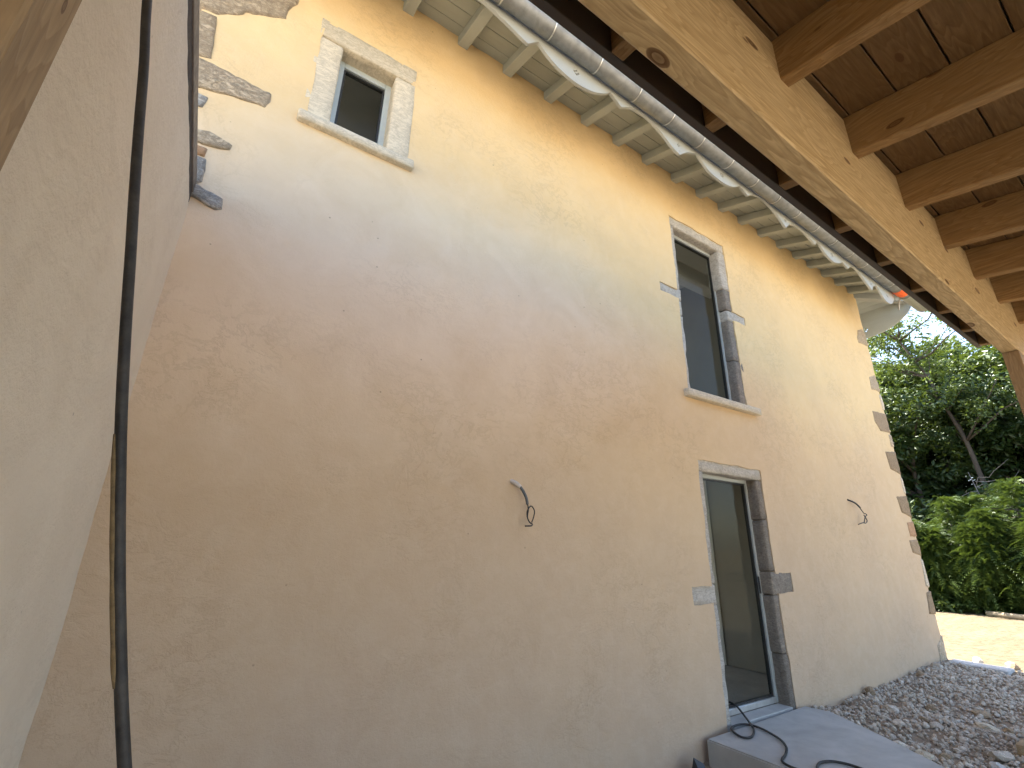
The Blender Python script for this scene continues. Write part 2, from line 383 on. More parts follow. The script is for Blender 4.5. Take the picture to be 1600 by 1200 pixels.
def mat_ground():
    s = NM('yard earth'); c = s.coord(); sep = s.N('ShaderNodeSeparateXYZ'); s.L(c, sep.inputs[0])
    n = s.noise(c, .9, 6, .6, .5); n2 = s.noise(c, 12, 8, .7, .4); n3 = s.noise(s.mapping(c, (.5, 2.5, 1)), 1.6, 6, .65, .6)
    sand = s.mix(s.ramp(n3, [(.35, 0.0), (.68, 1.0)]), (.125, .10, .064), (.165, .136, .09))
    sand = s.mix(s.ramp(n2, [(.46, 0.0), (.64, .9)]), sand, (.075, .058, .036))
    dirt = s.mix(s.ramp(n2, [(.35, 0.0), (.65, 1.0)]), (.32, .25, .18), (.22, .17, .125))
    # dug earth along the house front, sandy yard everywhere else
    nn = s.math('MULTIPLY', s.math('SUBTRACT', n, .5), 1.2)
    fx = s.math('SUBTRACT', s.math('ABSOLUTE', s.math('SUBTRACT', s.math('ADD', sep.outputs[0], nn), 4.3)), 4.4)
    fy = s.math('SUBTRACT', s.math('ABSOLUTE', s.math('SUBTRACT', s.math('ADD', sep.outputs[1], nn), 1.2)), 1.6)
    col = s.mix(s.ramp(s.math('MAXIMUM', fx, fy), [(0.0, 0.0), (.6, 1.0)]), dirt, sand)
    # unseen pale ground added under and behind the canopy to bounce light
    bounce_ground = s.mix(s.ramp(n2, [(.35, 0.0), (.65, 1.0)]), (.45, .385, .29), (.35, .30, .225))
    hx = s.math('MULTIPLY', s.math('SUBTRACT', 8.2, s.math('ADD', sep.outputs[0], nn)), 2.0, True)
    hy = s.math('MULTIPLY', s.math('SUBTRACT', -.3, s.math('ADD', sep.outputs[1], nn)), 2.0, True)
    col = s.mix(s.math('MULTIPLY', hx, hy), col, bounce_ground)
    h = s.math('ADD', s.math('MULTIPLY', n2, .6), s.noise(c, 45, 5, .7))
    return s.done(col, .95, s.bump(h, .6, .04), spec=.1)
M['ground'] = mat_ground()

# ------------------------------------------------------------------ ground
def sstep(a, b, x): t = min(1, max(0, (x-a)/(b-a))); return t*t*(3-2*t)
def gh(x, y):
    h = -1.47
    if -2 < x < 14 and -6 < y < 8:
        h += .075*sstep(6.0, 8.6, x)*(1-sstep(9.0, 10.0, x))*sstep(.8, 2.6, y)
        h -= .10*(1-sstep(3.2, 5.2, x))
        k = sstep(4.6, 5.4, x)*(1-sstep(8.8, 9.6, x))
        h += k*(.045*noise.noise(Vector((x*1.6, y*1.6, 3))) + .025*noise.noise(Vector((x*5, y*5, 1))))
    d = sstep(9, 10, x)
    h += d*.02 + .02*noise.noise(Vector((x*.5, y*.5, 8)))*(1 if x < 40 else 0) + d*.018*noise.noise(Vector((x*1.3, y*4, 5)))
    return h
xs = [-600, -200, -60, -20, -8] + list(np.arange(-5, 3, .5)) + list(np.arange(3, 10, .08)) + list(np.arange(10, 20, .2)) + [21, 23, 26, 30, 36, 45, 60, 100, 250, 700]
ys = [-600, -200, -60, -25, -12] + list(np.arange(-8, -.5, .5)) + list(np.arange(-.5, 5.5, .08)) + list(np.arange(5.5, 9, .4)) + [10, 12, 15, 20, 30, 60, 200, 600]
V = [(x, y, gh(x, y)) for y in ys for x in xs]; nx = len(xs)
F = [(j*nx+i, j*nx+i+1, (j+1)*nx+i+1, (j+1)*nx+i) for j in range(len(ys)-1) for i in range(nx-1)]
g = mk('ground', V, F, M['ground'], None, (0, 0, 0), True); tag(g, kind='structure')

# ------------------------------------------------------------------ the house
HY = 2.80
house = empty('stone_house', (4.23, 5.05, -1.47), 'two storey house with ochre lime plaster, grey green eaves and stone framed openings', 'house')
RECTS = [(3.985, 5.075, -2.0, .825), (3.715, 4.0, -.46, -.315), (5.0, 5.365, -.415, -.225),
         (3.96, 5.015, 1.50, 3.70), (3.675, 4.0, 2.60, 2.71), (4.97, 5.26, 2.635, 2.745),
         (.09, .785, 2.72, 3.675)]
def wall_sheet(name, x0, x1, z0, z1, rects, y, depth, mat, parent, step=.045, amp=.0045, wob=.012):
    gx = {x0, x1}; gz = {z0, z1}
    for r in rects:
        gx |= {r[0], r[1]}; gz |= {max(r[2], z0), min(r[3], z1)}
    def fill(s):
        s = sorted(s); out = []
        for a, b in zip(s, s[1:]):
            n = max(1, round((b-a)/step)); out += [a+(b-a)*k/n for k in range(n)]
        return out+[s[-1]]
    X = fill(gx); Z = fill(gz); nx = len(X); V = []; F = []
    def inside(cx, cz): return any(r[0] < cx < r[1] and r[2] < cz < r[3] for r in rects)
    for z in Z:
        for x in X:
            p = Vector((x, z, 0)); wv = noise.noise_vector(Vector((x*7, z*7, 2)))*wob + noise.noise_vector(Vector((x*19, z*19, 6)))*wob*.5
            d = noise.fractal(Vector((x*.9, z*.9, 5)), 1, 2, 3)*amp*2.2 + noise.fractal(Vector((x*5, z*5, 9)), .8, 2, 4)*amp
            if x in (x0, x1): wv.x *= .6
            V.append((x+wv.x, y+d, z+wv.y))
    ed = {}
    for j in range(len(Z)-1):
        for i in range(nx-1):
            if inside((X[i]+X[i+1])/2, (Z[j]+Z[j+1])/2): continue
            f = (j*nx+i, j*nx+i+1, (j+1)*nx+i+1, (j+1)*nx+i); F.append(f)
            for a, b in zip(f, f[1:]+f[:1]):
                if (b, a) in ed: del ed[(b, a)]
                else: ed[(a, b)] = 1
    bk = {}
    def back(i):
        if i not in bk:
            v = V[i]; bk[i] = len(V); V.append((v[0], y+depth, v[2]))
        return bk[i]
    for a, b in list(ed): F.append((b, a, back(a), back(b)))
    return mk(name, V, F, mat, parent, (0, 0, 0), False)
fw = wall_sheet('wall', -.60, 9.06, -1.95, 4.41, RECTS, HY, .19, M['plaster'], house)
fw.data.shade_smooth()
# sharp reveal edges
me = fw.data
bm = bmesh.new(); bm.from_mesh(me)
for e in bm.edges:
    if len(e.link_faces) == 2 and e.link_faces[0].normal.angle(e.link_faces[1].normal, 0) > math.radians(50): e.smooth = False
bm.to_mesh(me); bm.free()
# end walls and rear wall
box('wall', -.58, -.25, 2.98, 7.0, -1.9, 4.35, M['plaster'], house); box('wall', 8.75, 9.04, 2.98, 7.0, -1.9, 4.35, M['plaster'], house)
rear = wall_sheet('wall', -.58, 9.04, -1.9, 4.4, [(3.2, 6.0, -1.38, .9), (3.2, 6.0, 1.3, 3.9), (.0, 2.3, 1.6, 3.9)], 7.0, .30, M['plaster'], house, step=.5, amp=0, wob=0)  # unseen rear openings, added to let daylight into the rooms

def room(x0, x1, z0, z1, op, rear, grey=False):
    y0, y1 = 2.992, 6.99; V = []; F = []
    def quad(a, b, c, d): n = len(V); V.extend((a, b, c, d)); F.append((n, n+1, n+2, n+3))
    def holed(y, h, flip):
        X = [x0, h[0], h[1], x1]; Z = [z0, max(h[2], z0), h[3], z1]
        for i in range(3):
            for j in range(3):
                if i == 1 and j == 1 or Z[j+1]-Z[j] < .001: continue
                quad((X[i], y, Z[j]), (X[i+1], y, Z[j]), (X[i+1], y, Z[j+1]), (X[i], y, Z[j+1]))
    holed(y0, op, 0); holed(y1, rear, 1)
    quad((x0, y0, z0), (x0, y1, z0), (x0, y1, z1), (x0, y0, z1)); quad((x1, y0, z0), (x1, y1, z0), (x1, y1, z1), (x1, y0, z1))
    quad((x0, y0, z1), (x1, y0, z1), (x1, y1, z1), (x0, y1, z1))
    o = mk('room_lining', V, F, M['room'], house, ((x0+x1)/2, 5, z0))
    box('room_floor', x0, x1, y0, y1, z0-.08, z0+.012, M['floor_in'], house)
    return o
room(3.1, 7.4, -1.42, .98, (3.95, 5.1, -1.42, .85), (3.2, 6.0, -1.38, .9))
room(3.1, 7.4, 1.20, 4.05, (3.93, 5.05, 1.48, 3.73), (3.2, 6.0, 1.3, 3.9))
room(-.1, 2.4, 1.20, 4.05, (.06, .82, 2.70, 3.70), (.0, 2.3, 1.6, 3.9))
# things glimpsed indoors: partition of plasterboard with pale jointing bands, a ceiling beam
box('partition', 6.05, 6.12, 3.5, 6.2, -1.40, .96, M['room_grey'], house); box('joint_band', 6.035, 6.046, 4.15, 4.75, -1.40, .96, M['joint'], house)
box('partition', 5.95, 6.02, 3.0, 6.0, 1.22, 4.04, M['room_grey'], house)
box('ceiling_beam', 3.15, 5.94, 3.45, 3.65, 3.62, 3.84, M['joint'], house, bev=.01)
box('partition', .9, 2.38, 4.9, 4.97, 1.22, 4.0, M['room_grey'], house); box('joint_band', 1.3, 1.5, 4.885, 4.897, 1.25, 4.0, M['joint'], house)

# ---- stone frames
def stones(parent, lst, mat, y0=2.812, seed=0, amp=.006):
    for i, (nm, x0, x1, z0, z1, yb, mt) in enumerate(lst):
        rough_box(nm, x0, x1, y0+random.uniform(-.004, .004), yb, z0+.003, z1-.003, M[mt or mat], parent, .05, amp, .01, seed+i)
door = empty('front_door', (4.53, 2.93, -1.37)); door.parent = house; door.location = ORG['front_door']-ORG['stone_house']; door.name = 'door'; ORG['door'] = ORG['front_door']
stones(door, [('lintel', 3.93, 5.13, .715, .87, 2.985, None),
              ('jamb_stone', 3.91, 4.058, -.30, .715, 2.985, None), ('jamb_stone', 3.68, 4.056, -.475, -.30, 2.985, None), ('jamb_stone', 3.90, 4.062, -1.50, -.475, 2.985, None),
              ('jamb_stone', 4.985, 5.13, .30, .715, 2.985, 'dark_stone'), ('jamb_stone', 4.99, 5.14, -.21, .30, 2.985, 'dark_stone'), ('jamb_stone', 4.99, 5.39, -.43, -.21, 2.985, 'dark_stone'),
              ('jamb_stone', 4.99, 5.14, -.95, -.43, 2.985, 'dark_stone'), ('jamb_stone', 5.0, 5.14, -1.47, -.95, 2.985, 'dark_stone')], 'grey_stone', seed=1, amp=.009)
def glazing(parent, x0, x1, z0, z1, y, fwid, mat, sill=None, inner=True, gx=.02):
    fr = empty('frame_', ((x0+x1)/2, y, z0)) if False else None
    f = box('frame', x0, x0+fwid, y, y+.06, z0, z1, mat, parent, .004)
    box('frame', x1-fwid, x1, y, y+.06, z0, z1, mat, parent, .004)
    box('frame', x0+fwid+.0005, x1-fwid-.0005, y+.001, y+.061, z1-fwid, z1, mat, parent, .004)
    box('frame', x0+fwid+.0005, x1-fwid-.0005, y+.001, y+.061, z0, z0+(sill or fwid), mat if not sill else M['alu'], parent, .004)
    a, b, c, d = x0+fwid+.002, x1-fwid-.002, z0+(sill or fwid)+.002, z1-fwid-.002
    for (p, q, r, t) in ((a, a+gx, c, d), (b-gx, b, c, d), (a+gx+.001, b-gx-.001, d-gx, d), (a+gx+.001, b-gx-.001, c, c+gx)):
        box('gasket', p, q, y+.018, y+.05, r, t, M['gasket'], parent)
    box('pane', a+gx*.5, b-gx*.5, y+.030, y+.036, c+gx*.5, d-gx*.5, M['glass'], parent)
glazing(door, 4.03, 5.02, -1.375, .735, 2.925, .055, M['frame'], sill=.05, gx=.014)
box('handle_plate', 4.945, 4.962, 2.915, 2.926, -.42, -.26, M['gasket'], door, .002)
box('threshold', 4.055, 4.99, 2.785, 2.93, -1.52, -1.378, M['concrete'], door, .006)
tw = empty('tall_window', (4.48, 2.9, 1.5)); tw.parent = house; tw.location = ORG['tall_window']-ORG['stone_house']; tw.name = 'window'; ORG['window'] = ORG['tall_window']
stones(tw, [('lintel', 3.91, 5.07, 3.59, 3.75, 2.985, 'grey_stone'),
            ('jamb_stone', 3.90, 4.03, 2.73, 3.59, 2.985, None), ('jamb_stone', 3.63, 4.035, 2.585, 2.73, 2.985, None), ('jamb_stone', 3.90, 4.03, 2.40, 2.585, 2.985, None), ('jamb_stone', 3.90, 4.03, 1.53, 2.40, 2.985, None),
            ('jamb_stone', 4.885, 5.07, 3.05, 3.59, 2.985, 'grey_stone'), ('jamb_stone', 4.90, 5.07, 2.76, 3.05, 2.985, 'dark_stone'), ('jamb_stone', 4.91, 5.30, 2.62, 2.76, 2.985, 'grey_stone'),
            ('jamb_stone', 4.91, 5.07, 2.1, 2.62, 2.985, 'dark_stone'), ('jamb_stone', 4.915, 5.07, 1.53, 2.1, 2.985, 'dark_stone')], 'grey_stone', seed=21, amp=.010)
rough_box('sill', 3.885, 5.18, 2.735, 2.985, 1.452, 1.53, M['lime'], tw, .08, .003, .006, 40)
glazing(tw, 4.0, 4.95, 1.52, 3.61, 2.915, .055, M['frame'], gx=.012)
sw = empty('small_window', (.44, 2.9, 2.74)); sw.parent = house; sw.location = ORG['small_window']-ORG['stone_house']; sw.name = 'window'; ORG[sw.name] = ORG['small_window']
stones(sw, [('lintel', .06, .82, 3.525, 3.70, 2.985, None), ('jamb_stone', .055, .243, 2.75, 3.525, 2.985, None), ('jamb_stone', .652, .82, 2.75, 3.525, 2.985, None)], 'lime', y0=2.801, seed=50, amp=.003)
rough_box('sill', .04, .862, 2.755, 2.985, 2.668, 2.75, M['lime'], sw, .08, .005, .012, 60)
glazing(sw, .215, .68, 2.73, 3.55, 2.925, .07, M['frame_blue'], gx=.014)

# ---- quoins
QL = [([(-.62, 3.26), (-.6, 3.19), (-.52, 3.2), (-.39, 3.32), (-.38, 3.35), (-.22, 3.44), (-.16, 3.48), (-.15, 3.57), (-.11, 3.68), (-.12, 3.79), (-.60, 3.62)], 'quoin'),
      ([(-.60, 3.17), (-.52, 3.18), (-.51, 3.13), (-.48, 2.83), (-.60, 2.8), (-.615, 2.92)], 'quoin'),
      ([(-.61, 2.79), (-.51, 2.8), (-.34, 2.79), (-.13, 2.78), (-.12, 2.72), (-.15, 2.65), (-.32, 2.63), (-.44, 2.59), (-.61, 2.55)], 'quoin'),
      ([(-.61, 2.53), (-.54, 2.54), (-.44, 2.53), (-.45, 2.45), (-.52, 2.43), (-.61, 2.43)], 'quoin_blue'),
      ([(-.61, 2.26), (-.48, 2.27), (-.38, 2.3), (-.26, 2.27), (-.27, 2.23), (-.4, 2.19), (-.46, 2.2), (-.61, 2.19)], 'quoin'),
      ([(-.6, 2.09), (-.43, 2.1), (-.36, 2.1), (-.35, 1.95), (-.39, 1.91), (-.6, 1.91)], 'quoin_blue'),
      ([(-.55, 1.94), (-.39, 1.92), (-.32, 1.9), (-.23, 1.88), (-.23, 1.81), (-.26, 1.79), (-.37, 1.83), (-.55, 1.83)], 'quoin_blue'),
      ([(-.6, 2.17), (-.44, 2.17), (-.37, 2.18), (-.37, 2.12), (-.43, 2.11), (-.6, 2.11)], 'brick'),
      ([(-.6, 2.41), (-.53, 2.41), (-.50, 2.37), (-.53, 2.30), (-.6, 2.30)], 'brick'),
      ([(-.6, 4.0), (-.30, 4.02), (-.27, 3.86), (-.6, 3.84)], 'quoin')]
for i, (p, mt) in enumerate(QL): wall_stone('quoin_stone', p, HY, .012, .12, M[mt], house, i+1)
QR = [[(8.81, 3.57), (8.98, 3.63), (9.07, 3.56), (9.07, 3.34), (8.71, 3.31), (8.7, 3.4)], [(8.78, 2.71), (9.01, 2.79), (9.08, 2.68), (9.08, 2.51), (8.76, 2.5)],
      [(9.0, 2.44), (9.08, 2.47), (9.08, 2.2), (9.02, 2.19)], [(8.57, 2.1), (9.08, 2.13), (9.08, 1.81), (8.7, 1.8), (8.57, 1.94)], [(8.98, 1.78), (9.08, 1.78), (9.08, 1.58), (8.98, 1.58)],
      [(8.69, 1.47), (9.07, 1.51), (9.08, 1.15), (8.74, 1.21)], [(9.02, 1.1), (9.08, 1.1), (9.08, .86), (9.02, .85)], [(8.71, .79), (9.08, .83), (9.08, .5), (8.76, .57)],
      [(8.84, .43), (9.08, .45), (9.08, .23), (8.84, .23)], [(8.78, .17), (9.08, .19), (9.08, -.04), (8.8, 0)], [(9.02, -.08), (9.08, -.09), (9.08, -.47), (8.99, -.45)],
      [(8.94, -.54), (9.08, -.52), (9.08, -.82), (8.86, -.8)], [(8.85, -1.2), (9.08, -1.09), (9.08, -1.45), (8.79, -1.45)]]
QM = ['quoin', 'quoin', 'lime', 'brown_stone', 'quoin', 'brown_stone', 'lime', 'brown_stone', 'brick', 'brown_stone', 'lime', 'brown_stone', 'quoin']
for i, p in enumerate(QR): wall_stone('quoin_stone', p, HY, .012, .12, M[QM[i]], house, i+31)

# ---- eaves: rafters, soffit boards, hips, roof
PT = .34; YE = 2.20; OV = HY-YE
def zb(y): return 4.28 - PT*(HY-y)
sh = lambda p: Vector((p.x, p.y, p.z + PT*(p.y-HY)))
RX = [.15, .63, 1.149, 1.629, 2.127, 2.62, 3.09, 3.57, 4.09, 4.566, 5.03, 5.49, 5.97, 6.46, 6.93, 7.37, 7.83, 8.30, 8.76]
for x in [-.33]+RX: box('rafter', x, x+.095, YE+.03, 3.2, 4.28, 4.385, M['paint_y'], house, .004, sh)
for k in range(5):
    y0 = YE+.02+.155*k; y1 = y0+.151
    e0 = (HY-y0); box('soffit_board', -.6-e0+.02, 9.06+e0-.02, y0, y1, 4.387, 4.41, M['paint_x'], house, .003, sh)
# hip ends (right and left): boards, hip rafter, side rafters
for side, xw in ((1, 9.06), (-1, -.60)):
    shx = lambda p, xw=xw, side=side: Vector((p.x, p.y, p.z - PT*side*(p.x-xw)))
    for k in range(4):
        a = xw+side*(.02+.15*k); b = xw+side*(.02+.15*k+.146); a, b = min(a, b), max(a, b)
        box('soffit_board', a, b, HY-abs((a+b)/2-xw)+.08, 7.5, 4.389, 4.412, M['paint_y'], house, .003, shx)
    for y in (3.35, 3.85, 4.35, 4.85, 5.35, 5.85, 6.35, 6.85):
        a, b = sorted((xw-side*.03, xw+side*.57)); box('rafter', a, b, y, y+.095, 4.28, 4.385, M['paint_x'], house, .004, shx)
    # hip rafter at 45 degrees
    d = Vector((side, -1, -PT)); d.normalize(); n = Vector((side, 1, 0)).normalized()
    p0 = Vector((xw-side*.05, HY+.05, 4.24+PT*.05)); L = .66*math.sqrt(2+PT*PT)
    V = []
    for t in (0, L):
        for s_ in (-.05, .05):
            for h in (0, .14 if t == 0 else .10): V.append(p0+d*t+n*s_+Vector((0, 0, h + (.05 if t else 0))))
    mk('hip_rafter', V, [(0, 1, 3, 2), (4, 6, 7, 5), (0, 2, 6, 4), (1, 5, 7, 3), (0, 4, 5, 1), (2, 3, 7, 6)], M['paint_l'], house, tuple(p0))
# roof covering
zr = lambda d_: 4.42 + PT*d_
e = OV+.05; X0, X1, Y0, Y1 = -.6-e, 9.06+e, HY-e, 7.3+e; hw = (Y1-Y0)/2
zE = zr(-e); zR = zE+PT*hw
Vr = [(X0, Y0, zE), (X1, Y0, zE), (X1, Y1, zE), (X0, Y1, zE), (X0+hw, Y0+hw, zR), (X1-hw, Y0+hw, zR)]
Vr += [(x, y, z+.06) for x, y, z in Vr]
mk('roof', Vr, [(0, 4, 5, 1), (1, 5, 2), (2, 5, 4, 3), (3, 4, 0), (6, 7, 11, 10), (7, 8, 11), (8, 9, 10, 11), (9, 6, 10), (0, 1, 7, 6), (1, 2, 8, 7), (2, 3, 9, 8), (3, 0, 6, 9)], M['tile'], house, (4.2, 5, 4.4))

# ---- scalloped eaves boards, cut as flat curves with pierced clover holes
def clover(cx, cz, r):
    return [[(cx+ox*r+r*.72*math.cos(a), cz+oz*r+r*.72*math.sin(a)) for a in np.linspace(0, 2*math.pi, 9)[:-1]] for ox, oz in ((0, 1.15), (1.15, 0), (0, -1.15), (-1.15, 0))]
def curve_board(name, outline, holes, thick, mat, parent, origin, rot):
    cu = bpy.data.curves.new(name, 'CURVE'); cu.dimensions = '2D'; cu.fill_mode = 'BOTH'; cu.extrude = thick/2; cu.bevel_depth = 0.0
    for pts in [outline]+holes:
        sp = cu.splines.new('POLY'); sp.points.add(len(pts)-1); sp.use_cyclic_u = True
        for q, p in zip(sp.points, pts): q.co = (p[0], p[1], 0, 1)
    t = bpy.data.objects.new('tmp', cu); C.objects.link(t)
    dg = bpy.context.evaluated_depsgraph_get(); me = bpy.data.meshes.new_from_object(t.evaluated_get(dg))
    bpy.data.objects.remove(t); bpy.data.curves.remove(cu)
    me.name = name; me.transform(rot); me.materials.clear(); me.materials.append(mat)
    return link(bpy.data.objects.new(name, me), parent, origin)
prof = [(-1.2, 3.84), (-.9, 3.97), (-.45, 3.80), (-.05, 3.97), (.08, 3.88), (.45, 4.0), (.75, 3.985), (1.0, 3.93), (1.2, 3.995)]
SEG = [[(-1.19, 3.95), (-.85, 3.80), (-.40, 3.98)], [(-.40, 3.98), (-.27, 3.89)], [(-.27, 3.89), (.05, 4.0), (.52, 3.80)], [(.52, 3.80), (.66, 3.91), (.84, 3.99)], [(.84, 3.99), (1.1, 3.995), (1.51, 3.865)], [(1.51, 3.865), (1.616, 3.975)],
       [(1.616, 3.975), (1.71, 3.895), (1.84, 3.83), (2.02, 3.80), (2.21, 3.83), (2.37, 3.915), (2.443, 3.983)], [(2.443, 3.983), (2.58, 3.89)],
       [(2.58, 3.89), (2.73, 3.975), (2.92, 4.0), (3.13, 3.93), (3.29, 3.835), (3.406, 3.795)], [(3.406, 3.795), (3.45, 3.83), (3.54, 3.90), (3.72, 3.985)],
       [(3.72, 3.985), (3.87, 3.865), (4.0, 3.83), (4.18, 3.825), (4.35, 3.87), (4.50, 3.965)], [(4.50, 3.965), (4.63, 3.885)],
       [(4.63, 3.885), (4.80, 3.98), (5.0, 4.01), (5.24, 3.93), (5.44, 3.795)], [(5.44, 3.795), (5.50, 3.85), (5.58, 3.91), (5.72, 3.955)], [(5.72, 3.955), (5.9, 3.95), (6.08, 3.90), (6.19, 3.857)], [(6.19, 3.857), (6.30, 3.965)],
       [(6.30, 3.965), (6.42, 3.85), (6.62, 3.775), (6.82, 3.81), (6.98, 3.89)], [(6.98, 3.89), (7.12, 3.83)],
       [(7.12, 3.83), (7.26, 3.92), (7.42, 3.945), (7.63, 3.84), (7.86, 3.726)], [(7.86, 3.726), (7.95, 3.83), (8.10, 3.89)], [(8.10, 3.89), (8.3, 3.72), (8.45, 3.70), (8.58, 3.735), (8.72, 3.85), (8.82, 4.02)]]
low = []
for sg in SEG:
    if len(sg) == 2: low += sg[:-1]; continue
    low += [(p.x, p.z) for p in smooth_path([(a, 0, b) for a, b in sg], 5)[:-1]]
low.append(SEG[-1][-1])
outl = low + [(8.84, 4.19), (-1.19, 4.19)]
holes = []
for cx, cz, r in ((2.03, 3.925, .019), (3.40, 3.915, .013), (3.408, 3.842, .007), (4.14, 3.925, .019), (5.45, 3.905, .013), (6.65, 3.875, .018), (7.88, 3.845, .012), (.52, 3.92, .013), (-.85, 3.92, .019), (8.45, 3.83, .017)):
    holes += clover(cx, cz, r) if r > .01 else [[(cx+r*math.cos(a), cz+r*math.sin(a)) for a in np.linspace(0, 2*math.pi, 9)[:-1]]]
RXm = Matrix.Rotation(math.pi/2, 4, 'X')
curve_board('eaves_board', outl, holes, .026, M['paint_l'], house, (0, YE+.013, 0), RXm)
# side board of the right hip (runs along y) and of the left one
lobe = [(p.x, p.z) for p in smooth_path([(2.24, 0, 4.02), (2.35, 0, 3.90), (2.6, 0, 3.76), (2.95, 0, 3.70), (3.3, 0, 3.72), (3.6, 0, 3.82), (3.72, 0, 3.95), (3.85, 0, 3.86), (4.2, 0, 4.0), (4.75, 0, 3.78), (5.0, 0, 3.95), (5.4, 0, 3.80), (5.8, 0, 3.95), (6.1, 0, 3.86), (6.7, 0, 3.99), (7.5, 0, 3.9)], 4)]
RYm = Matrix(((0, 0, 1, 0), (1, 0, 0, 0), (0, 1, 0, 0), (0, 0, 0, 1)))
for xx in (9.06+OV-.013, -.6-OV+.013):
    curve_board('eaves_board', lobe+[(7.5, 4.205), (2.24, 4.205)], clover(2.95, 3.86, .022), .026, M['paint_y'], house, (xx, 0, 0), RYm)

# ---- zinc gutter, half round, falling slightly to the far corner
gut = None
GC = 2.104; GR = .088
def gz(x): return 4.082-.010*x
V = []; F = []; ns = 12
gx = [-1.25, 0, 2, 4, 6, 8, 8.85, 9.72]
for x in gx:
    for r in (GR, GR-.004):
        for k in range(ns+1):
            a = math.pi*k/ns; V.append((x, GC-r*math.cos(a), gz(x)-r*math.sin(a)))
st = 2*(ns+1)
for i in range(len(gx)-1):
    for k in range(ns):
        a = i*st+k; F.append((a, a+1, a+st+1, a+st)); b = a+ns+1; F.append((b+1, b, b+st, b+st+1))
    F.append((i*st, i*st+st, i*st+st+ns+1, i*st+ns+1)); F.append((i*st+ns, i*st+2*ns+1, i*st+st+2*ns+1, i*st+st+ns))
gut = mk('gutter', V, F, M['zinc'], house, (4, GC, 4.05), True)
tube('gutter_bead', [(-1.25, GC-GR-.006, gz(-1.25)), (9.72, GC-GR-.006, gz(9.72))], .009, M['zinc'], gut, 8, 0)
for x in [-.3, .2, .68, 1.2, 1.68, 2.19, 2.68, 3.14, 3.62, 4.12, 4.6, 5.07, 5.53, 6.0, 6.48, 6.97, 7.41, 7.86, 8.33]:
    V = []; F = []
    for xx in (x-.006, x+.006):
        for r in (GR+.003, GR+.006):
            for k in range(ns+1):
                a = math.pi*k/ns; V.append((xx, GC-r*math.cos(a), gz(x)-r*math.sin(a)))
    for k in range(ns):
        a = k; F += [(a, a+1, a+st+1, a+st), (a+13, a+13+st, a+14+st, a+14), (a, a+13, a+14, a+1), (a+st, a+st+1, a+st+14, a+st+13)]
    b = mk('gutter_bracket', V, F, M['zinc_new'], gut, (x, GC, gz(x)), True)
    if x > .6: b.rotation_euler = (0, 0, random.uniform(-.09, .09))
def ring(name, x0, x1, mat, ex):
    V = []; F = []
    for xx in (x0, x1):
        for k in range(ns+1):
            a = math.pi*k/ns; V.append((xx, GC-(GR+ex)*math.cos(a), gz(xx)-(GR+ex)*math.sin(a)))
    for k in range(ns): F.append((k, k+1, k+1+ns+1, k+ns+1))
    return mk(name, V, F, mat, gut, (x0, GC, gz(x0)), True)
ring('corner_sleeve', 8.95, 9.70, M['zinc_new'], .0045)
ring('tape', 8.62, 8.86, M['orange'], .005)
mk('gutter_end', [(9.72, GC-GR*math.cos(math.pi*k/ns), gz(9.72)-GR*math.sin(math.pi*k/ns)) for k in range(ns+1)], [tuple(range(ns+1))], M['zinc'], gut, (9.72, GC, 4))
tube('spout', [(8.95, 2.16, 4.0), (8.99, 2.2, 3.93), (9.02, 2.24, 3.82), (9.03, 2.25, 3.78)], .012, M['block'], gut, 8, 4)

# ------------------------------------------------------------------ low side wall on the left
LX = -.378
swall = empty('side_wall', (LX-.15, -.2, -1.5), 'low beige plastered wall with dark metal coping running out from the house', 'wall')
Y = list(np.arange(-1.78, 2.86, .06)); Z = list(np.arange(-1.95, 1.80, .06))
V = []; F = []
for z in Z:
    for y in Y:
        d = noise.fractal(Vector((y*.9, z*.9, 31)), 1, 2, 3)*.008 + noise.fractal(Vector((y*6, z*6, 12)), .8, 2, 4)*.0035
        V.append((LX+d, y, z))
for j in range(len(Z)-1):
    for i in range(len(Y)-1):
        a = j*len(Y)+i; F.append((a, a+1, a+len(Y)+1, a+len(Y)))
mk('plaster_face', V, F, M['plaster2'], swall, (0, 0, 0), True)
box('wall_core', LX-.34, LX-.03, -1.78, HY-.02, -1.9, 1.79, M['plaster2'], swall)
cp = box('coping', LX-.37, LX+.006, -1.80, HY-.012, 1.845, 1.94, M['coping'], swall, .004, lambda p: Vector((p.x, p.y, p.z)))
box('coping_board', LX-.36, LX+.001, -1.79, HY-.014, 1.775, 1.843, M['coping_dark'], swall, .003)

# ------------------------------------------------------------------ timber canopy overhead
can = empty('timber_canopy', (0, 0, -1.47), 'open spruce timber canopy with rafters and plank roof over the yard', 'canopy')
can.rotation_euler = (0, 0, .011)
CS = .17; BY0, BY1 = .572, .668
def rz(y): return 1.87+CS*(y-BY0)
shc = lambda p: Vector((p.x, p.y, p.z + CS*(p.y-BY0)))
box('beam', LX+.006, 6.1, BY0, BY1, 1.50, 2.09, M['wood_x'], can, .006)
box('beam', LX+.006, 6.1, -1.66, -1.54, 1.26, 1.68, M['wood_x'], can, .006)
for x in [-.2, .44, 1.07, 1.70, 2.38, 3.05, 3.69, 4.32, 4.92, 5.53, 6.10]:
    if x > 5.9: x = 6.05
    box('rafter', x, x+.07, -1.95, .925, 1.87, 2.10, M['wood_y'], can, .005, shc)
y = .925; k = 0
while y > -1.9:
    wd = .19
    box('plank', LX+.01, 6.16, y-wd+.0035, y-.0035, 2.102, 2.124, M['board_x'], can, .002, shc); y -= wd; k += 1
box('fascia_board', LX+.01, 6.17, .927, .965, 1.935, 2.23, M['fascia'], can, .003)
box('roof_covering', LX+.005, 6.2, -2.05, 1.0, 2.235, 2.29, M['tile'], can, 0, shc)
